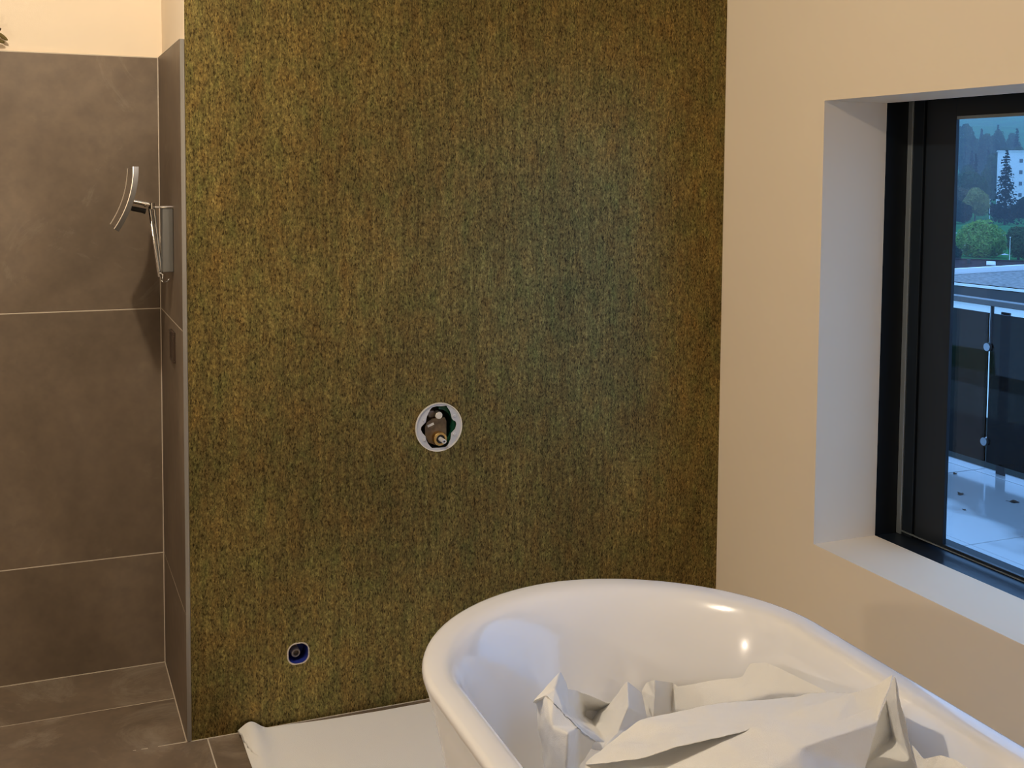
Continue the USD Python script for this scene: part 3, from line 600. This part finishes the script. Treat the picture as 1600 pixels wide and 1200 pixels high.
# the neighbour's flat gravel roof
fr = thing('flat_roof_building', (14.0, 12.0, -8.6), label='neighbouring flat-roofed building with a grey gravel roof', cat='building')
foot = Polygon([(13.87, 13.06), (15.25, 13.27), (17.44, 13.60), (40, 17.1), (40, -6), (16.45, -6), (14.21, 10.57)])
loc = lambda p: affinity.translate(p, -14.0, -12.0)
g = trimesh.creation.extrude_polygon(loc(foot.buffer(-0.05)), 0.3, engine='earcut').apply_translation((0, 0, 8.0))
obj('gravel_roof', g, 'gravel', fr, smooth=False)
obj('roof_edge', trimesh.creation.extrude_polygon(loc(foot.difference(foot.buffer(-0.16))), 0.04, engine='earcut').apply_translation((0, 0, 8.26)), 'zinc', fr, smooth=False)
up_ = Polygon([(15.25, 13.27), (17.44, 13.60), (40, 17.1), (40, 16.95), (17.46, 13.47), (15.27, 13.14), (13.95, 12.94), (13.87, 13.06)])
obj('upstand', trimesh.creation.extrude_polygon(loc(up_), 0.12, engine='earcut').apply_translation((0, 0, 8.28)), 'zinc', fr, smooth=False)
obj('fascia', trimesh.creation.extrude_polygon(loc(foot.buffer(-0.02)), 0.24, engine='earcut').apply_translation((0, 0, 8.008)), 'dark_fascia', fr, smooth=False)
obj('wall', trimesh.creation.extrude_polygon(loc(foot.buffer(-0.10)), 1.9, engine='earcut').apply_translation((0, 0, 6.1)), 'white_render', fr, smooth=False)
obj('lower_wall', trimesh.creation.extrude_polygon(loc(foot.buffer(-0.12)), 6.1, engine='earcut'), 'dark_base', fr, smooth=False)

# landscape frame: D straight out through the window, s to the right
e1 = np.array([0.7052, 0.7090]); e1 /= np.linalg.norm(e1); e2 = np.array([e1[1], -e1[0]])
ANG = math.degrees(math.atan2(e1[1], e1[0]))
def land(D, s, z=0.0):
    p = CAM[:2] + D * e1 + s * e2
    return (p[0], p[1], z)
def ground_z(D):
    return np.interp(D, [0, 330, 420, 500, 650, 825, 1050, 1600], [-8.6, -8.6, -6.8, -3.0, 10.0, 26.6, 48.0, 112.0])
def gz(D, s): return float(ground_z(D)) + (0.0 if D < 330 else float(meshkit.noise(np.array([D / 90, s / 90, 3.0])) - 0.5) * min(9, (D - 330) * 0.03))
Ds = np.concatenate([np.linspace(6, 320, 30), np.linspace(340, 1600, 60)]); Ss = np.linspace(-1, 1, 61)
gp = []
for D in Ds:
    for q in Ss:
        s = q * (60 + 0.75 * D)
        x, y, _ = land(D, s); gp.append((x, y, gz(D, s)))
nd, ns = len(Ds), len(Ss); a = (np.arange(nd - 1)[:, None] * ns + np.arange(ns - 1)).ravel()
gm = trimesh.Trimesh(gp, np.vstack([np.c_[a, a + ns, a + ns + 1], np.c_[a, a + ns + 1, a + 1]]), process=False)
if gm.face_normals[:, 2].mean() < 0: gm.invert()
obj('meadow', gm, 'meadow', smooth=True, kind='structure')
def ribbon(D_s, w, h=0.05):
    """A flat strip through points (D, s), w wide, lying on the meadow."""
    c = np.array([land(D, s)[:2] for D, s in D_s]); d = np.gradient(c, axis=0); d /= np.linalg.norm(d, axis=1)[:, None]; nn = np.stack([-d[:, 1], d[:, 0]], 1)
    z = np.array([ground_z(D) for D, s in D_s])
    P_ = Polygon(np.vstack([c + nn * w / 2, (c - nn * w / 2)[::-1]])); m = trimesh.creation.extrude_polygon(P_, h + 0.5, engine='earcut'); m.apply_translation((0, 0, z.mean() - 0.5)); return m
obj('lane', ribbon([(195, -40), (190, -15), (187, -6), (183, -3.4), (176, -1.5), (160, 2)], 4.5), 'asphalt', smooth=False, kind='structure')
obj('footpath', ribbon([(222, -12), (220, -5.2), (218, -2.6), (216, -0.5), (214, 6)], 2.2), 'asphalt', smooth=False, kind='structure')

# dark pitched roof with two skylights
dr = thing('tiled_roof_building', land(105, 0, -8.6), ANG, label='low building with a dark tiled roof and two skylights beyond the gravel roof', cat='building')
#   local x = away from the window, local y = to the left
rp = Polygon([(-10, 0.0), (0, 3.0), (10, 0.0), (10, -0.2), (0, 2.7), (-10, -0.2)])
m = trimesh.creation.extrude_polygon(rp, 70, engine='earcut')
m.apply_transform(np.array([[1, 0, 0, 0], [0, 0, 1, -35], [0, 1, 0, 0.0], [0, 0, 0, 1]], float)); trimesh.repair.fix_normals(m)
obj('roof', m, 'roof_tile', dr, smooth=False)
obj('ridge', bx(-0.12, 0.12, -35, 35, 2.95, 3.08), 'roof_tile', dr)
obj('wall', bx(-9, 9, -34, 34, -2.0, 0.05), 'white_render', dr)
tilt = trimesh.transformations.rotation_matrix(-math.atan(0.3), (0, 1, 0))
for yl, nm in ((1.87, 'skylight'), (-1.33, 'skylight')):
    fm_ = bx(-0.42, 0.42, -0.36, 0.36, -0.05, 0.07, 0.02).apply_transform(tilt).apply_translation((-0.75, yl, 2.775))
    sk = obj('skylight', fm_, 'zinc', dr)
    obj('pane', bx(-0.36, 0.36, -0.30, 0.30, 0.06, 0.09).apply_transform(tilt).apply_translation((-0.75, yl, 2.775)), 'skylight_glass', sk)
obj('chimney', bx(-0.9, -0.6, 0.28, 0.55, 2.5, 3.05), 'dark_fascia', dr)

# white block of flats behind the conifer
wh = thing('apartment_building', land(352, 17, -9.0), ANG, label='white apartment block partly hidden behind a tall conifer', cat='building')
obj('wall', bx(0, 12, -12, 11.6, 0, 17.6), 'white_render', wh)
obj('roof', bx(-0.3, 12.3, -12.3, 11.9, 17.6, 17.9), 'zinc', wh)
for r_ in range(5):
    for c_ in range(6):
        yl = 9.6 - c_ * 4.0; z = 1.6 + r_ * 3.2
        f_ = obj('window', bx(-0.06, 0.02, yl - 0.5, yl + 0.5, z, z + 1.2), 'white_paint', wh)
        obj('pane', bx(-0.09, -0.05, yl - 0.42, yl + 0.42, z + 0.08, z + 1.12), 'window_dark', f_)
# farmhouse on the hill
fh = thing('farmhouse', land(825, -15.1, gz(825, -15.1) - 0.6), ANG + 25, label='farmhouse with a broad gabled roof on the misty hillside', cat='house')
obj('wall', bx(-4.5, 4.5, -5.5, 5.5, 0, 3.2), 'timber', fh)
rp = Polygon([(-6.2, 2.4), (0, 6.4), (6.2, 2.4), (6.2, 2.1), (0, 6.0), (-6.2, 2.1)])
m = trimesh.creation.extrude_polygon(rp, 13, engine='earcut'); m.apply_transform(np.array([[1, 0, 0, 0], [0, 0, 1, -6.5], [0, 1, 0, 0], [0, 0, 0, 1]], float)); trimesh.repair.fix_normals(m)
obj('roof', m, 'roof_tile', fh, smooth=False)
obj('gable', prism(Polygon([(-4.5, 3.1), (4.5, 3.1), (0, 6.0)]), 0.3, XZ).apply_translation((0, -5.3, 0)), 'timber', fh)
for yl in (-3.2, 0, 3.2):
    obj('window', bx(-4.56, -4.45, yl - 0.5, yl + 0.5, 1.2, 2.3), 'window_dark', fh)

# --- trees
def leaves(c, d, size, rs, flat=0.3):
    """Small bent leaf cards at points c, facing roughly outwards along d."""
    n_ = len(c); d = d + rs.normal(0, 0.55, (n_, 3)); d /= np.linalg.norm(d, axis=1)[:, None] + 1e-9
    a_ = np.cross(d, rs.normal(0, 1, (n_, 3))); a_ /= np.linalg.norm(a_, axis=1)[:, None] + 1e-9; b_ = np.cross(d, a_)
    s = size * rs.uniform(0.6, 1.3, n_)[:, None]
    V_ = np.stack([c - a_ * s, c + b_ * s * 0.6 + d * s * 0.2, c + a_ * s, c - b_ * s * 0.6 + d * s * 0.2], 1).reshape(-1, 3)
    i_ = np.arange(n_)[:, None] * 4
    return trimesh.Trimesh(V_, np.vstack([i_ + [0, 1, 2], i_ + [0, 2, 3]]), process=False)
def crown(blobs, n_, size, seed, fill=0.35):
    rs = np.random.RandomState(seed); C, Dv = [], []
    vol = np.array([b[3] * b[4] for b in blobs]); cnt = (n_ * vol / vol.sum()).astype(int)
    for (x, y, z, rh, rv), k_ in zip(blobs, cnt):
        d = rs.normal(0, 1, (k_, 3)); d /= np.linalg.norm(d, axis=1)[:, None]
        r = (1 - fill * rs.random(k_) ** 2)[:, None] * (0.82 + 0.36 * meshkit.noise(d * 2.6 + seed)[:, None])
        C.append(np.array([x, y, z]) + d * r * [rh, rh, rv]); Dv.append(d)
    return leaves(np.vstack(C), np.vstack(Dv), size, rs)
def broadleaf(name, D, s, h, blobs, mat, label, n_=5000, size=0.28, seed=1, trunk=0.18, **kw):
    t = thing(name, land(D, s, gz(D, s) - 0.1), ANG, label=label, cat=kw.get('cat', 'tree'), group=kw.get('group'))
    obj('crown', crown(blobs, n_, size, seed), mat, t, smooth=False)
    br = [cyl((0, 0, 0), (0, 0, h * 0.55), trunk, trunk * 0.5, 10)] + [cyl((0, 0, h * 0.25), (b[0], b[1], b[2]), trunk * 0.4, trunk * 0.1, 6) for b in blobs]
    obj('trunk', cat_(br), 'bark', t); return t
broadleaf('round_shrub', 155, 0.75, 5.0, [(0, 0.9, 2.3, 2.1, 2.1), (0, -0.9, 2.2, 2.0, 1.9), (0.3, 0, 2.9, 1.9, 1.9), (0, 1.9, 1.7, 1.2, 1.4), (0, -1.8, 1.6, 1.2, 1.3), (-0.8, 0, 1.6, 1.7, 1.5)],
          'leaf_lime', 'rounded lime green tree on the meadow behind the dark roof', n_=9000, size=0.17, seed=3)
broadleaf('dark_shrub', 150, -2.6, 1.9, [(0, 0, 1.0, 0.75, 1.0), (0, -0.6, 0.7, 0.6, 0.7)], 'leaf_bluegreen', 'small dark shrub at the left foot of the lime green tree', n_=1500, size=0.12, seed=5, trunk=0.06, cat='shrub')
broadleaf('dark_tree', 152, 5.0, 4.0, [(0, 0, 2.2, 1.3, 1.9), (0, -1.2, 1.6, 1.1, 1.5), (0.5, 0.5, 3.0, 0.9, 1.0)], 'leaf_green', 'dark green tree to the right of the lime green tree', n_=4500, size=0.15, seed=6)
broadleaf('yellowing_tree', 275, -0.1, 8.0, [(0, 0, 5.0, 2.1, 2.6), (0, -1.0, 3.6, 2.0, 2.2), (0, 1.2, 3.8, 1.7, 2.0), (0, 0.2, 6.4, 1.3, 1.3), (0, -1.6, 5.0, 1.2, 1.5)], 'leaf_yellow', 'yellowing broadleaf tree at the far edge of the meadow', n_=7000, size=0.26, seed=8)
broadleaf('olive_tree', 282, -4.2, 8.6, [(0, 0, 6.2, 2.0, 1.7), (0, 1.6, 5.4, 1.8, 1.8), (0, -1.6, 5.6, 1.6, 1.6), (0, 0.5, 4.0, 2.2, 2.4)], 'leaf_brown', 'browning rounded tree behind the dark tree at the left of the meadow', n_=6000, size=0.28, seed=9)
broadleaf('bluegreen_tree', 262, -4.4, 5.4, [(0, 0, 2.9, 2.6, 2.3), (0, 1.9, 2.2, 1.7, 1.9), (0, -1.9, 2.4, 1.8, 2.0)], 'leaf_bluegreen', 'low dark blue-green tree at the left edge of the meadow', n_=6000, size=0.26, seed=10)
broadleaf('tall_olive_tree', 300, -1.5, 12.5, [(0, 0, 9.0, 2.4, 2.4), (0, 2.0, 7.6, 2.2, 2.6), (0, -2.0, 7.8, 2.0, 2.4), (0, 0, 5.4, 2.8, 3.2)], 'leaf_green', 'tall grey-green tree rising behind the yellowing tree', n_=7000, size=0.32, seed=11)
def fir_mesh(h, r, seed, tiers=26, per=58, size=0.30):
    rs = np.random.RandomState(seed); C, Dv = [], []
    for i in range(tiers):
        t = (i + 0.5) / tiers; z = h * (0.07 + 0.93 * t); rad = r * (1 - t) ** 0.85 * rs.uniform(0.85, 1.1) + 0.08
        k_ = max(8, int(per * (1 - t) + 8)); a_ = rs.uniform(0, 2 * math.pi, k_); q = np.sqrt(rs.uniform(0.12, 1, k_)) * (0.8 + 0.35 * np.sin(a_ * 5 + i * 2.1))
        C.append(np.stack([rad * q * np.cos(a_), rad * q * np.sin(a_), z - 0.26 * rad * q + rs.normal(0, 0.10, k_)], 1)); Dv.append(np.stack([0.5 * np.cos(a_), 0.5 * np.sin(a_), np.ones(k_)], 1))
    return leaves(np.vstack(C), np.vstack(Dv), size * h / 14, rs)
def conifer(D, s, h, r, label, mat='needle_dark', seed=1, group=None, name='conifer', **kw):
    t = thing(name, land(D, s, gz(D, s) - 0.2), ANG + seed * 37 % 360, label=label, cat='tree', group=group)
    obj('foliage', fir_mesh(h, r, seed, **kw), mat, t, smooth=False); obj('trunk', cyl((0, 0, 0), (0, 0, h * 0.95), 0.018 * h, 0.003 * h, 8), 'bark', t); return t
conifer(262, 5.7, 16.0, 3.9, 'tall dark conifer standing in front of the white apartment block', seed=3, per=58, size=0.36)
broadleaf('bank_tree', 268, 9.9, 6.0, [(0, 0, 4.2, 1.7, 1.8), (0, 1.2, 3.0, 1.4, 1.6), (0, -1.2, 3.4, 1.5, 1.7)], 'leaf_bluegreen', 'slender dark tree to the right of the tall conifer', n_=3500, size=0.28, seed=13)
hedge = [(0, y_, 1.6 + 0.5 * math.sin(y_), 1.5, 1.7) for y_ in np.arange(-9, 7.1, 1.6)]
broadleaf('dark_hedge', 300, 11.5, 3.0, hedge, 'needle_dark', 'long dark hedge along the foot of the white apartment block', n_=6000, size=0.30, seed=14, trunk=0.08, cat='hedge')
FG, BG = 'dark firs of the hillside forest', 'rounded trees of the hillside forest'
firs, rounds, spots = [], [], []
for row, (D0, s0, s1, k_, h0) in enumerate([(350, -24, 4.0, 6, 15), (392, -30, 26, 11, 18), (440, -38, 34, 13, 20), (500, -44, 40, 14, 24), (560, -50, 46, 14, 22)]):
    for i in range(k_):
        s = s0 + (s1 - s0) * (i + 0.5 + 0.25 * (row % 2)) / k_ + RND.uniform(-0.3, 0.3); h = h0 * RND.uniform(0.74, 1.0)
        q = s / D0
        if q < -0.012: h *= 0.52
        elif row == 3 and -0.008 < q < 0.004: h *= 1.12
        D = D0 + RND.uniform(-6, 6); rnd_ = RND.random() < (0.85, 0.6, 0.5, 0.35, 0.25)[row]
        if all(math.hypot(D - a_[0], s - a_[1]) > 4.4 for a_ in spots): spots.append((D, s, h, rnd_))
def round_tree(D, s, seed):
    rs = np.random.RandomState(seed); h = 16.0
    blobs = [(rs.uniform(-1, 1), rs.uniform(-1.2, 1.2), 12.2, 2.2, 3.0), (rs.uniform(-1, 1), 1.2, 9.0, 2.3, 3.2), (rs.uniform(-1, 1), -1.2, 8.4, 2.4, 3.4), (0, 0, 5.4, 2.6, 3.6)]
    return broadleaf('forest_tree', D, s, h, blobs, 'leaf_green', 'rounded blue-green tree in the misty forest on the hillside', n_=3200, size=0.42, seed=seed, group=BG)
for i, (D, s, h, rnd_) in enumerate(spots):
    pool = rounds if rnd_ else firs
    if len(pool) < 3:
        o = round_tree(D, s, 40 + i) if rnd_ else conifer(D, s, 16.0, 2.5, 'dark fir in the misty forest on the hillside', seed=20 + i, group=FG, name='forest_fir', tiers=22, per=46, size=0.42)
        pool.append(o); UsdGeom.Xformable(o).AddScaleOp().Set(Gf.Vec3f(h / 16, h / 16, h / 16))
    else:
        copy(pool[i % 3], land(D, s, gz(D, s) - 0.4), RND.uniform(0, 360), (h / 16 * RND.uniform(0.76, 0.92),) * 2 + (h / 16,))
# small uprights on the meadow
t = thing('white_post', land(225, -5.7, -8.6), ANG, label='thick white marker post on the meadow beside the footpath', cat='post')
obj('shaft', bx(-0.17, 0.17, -0.17, 0.17, 0, 1.55, 0.02), 'white_paint', t); obj('cap', bx(-0.2, 0.2, -0.2, 0.2, 1.55, 1.65, 0.03), 'zinc', t)
t = thing('lamp_post', land(146, 3.85, -8.6), ANG, label='thin pale lamp post right of the lime green tree', cat='lamp post')
obj('shaft', cyl((0, 0, 0), (0, 0, 3.0), 0.045, 0.035, 10), 'zinc', t); obj('head', bx(-0.28, 0.10, -0.07, 0.07, 2.98, 3.06, 0.02), 'zinc', t)
t = thing('flag_pole', land(296, 3.1, -8.6), ANG, label='thin pale pole in front of the dark trees left of the white block', cat='pole')
obj('shaft', cyl((0, 0, 0), (0, 0, 4.6), 0.07, 0.05, 8), 'zinc', t); obj('finial', trimesh.creation.icosphere(1, 0.1).apply_translation((0, 0, 4.65)), 'zinc', t)
# evening mist over the valley
hz = trimesh.creation.extrude_polygon(Polygon([land(D, s)[:2] for D, s in ((30, -120), (30, 120), (1500, 1200), (1500, -1200))]), 190, engine='earcut')
hz.apply_translation((0, 0, -12)); trimesh.repair.fix_normals(hz)
obj('valley_mist', hz, 'haze', smooth=False, label='thin blue evening mist filling the valley beyond the terrace', cat='mist', kind='stuff')
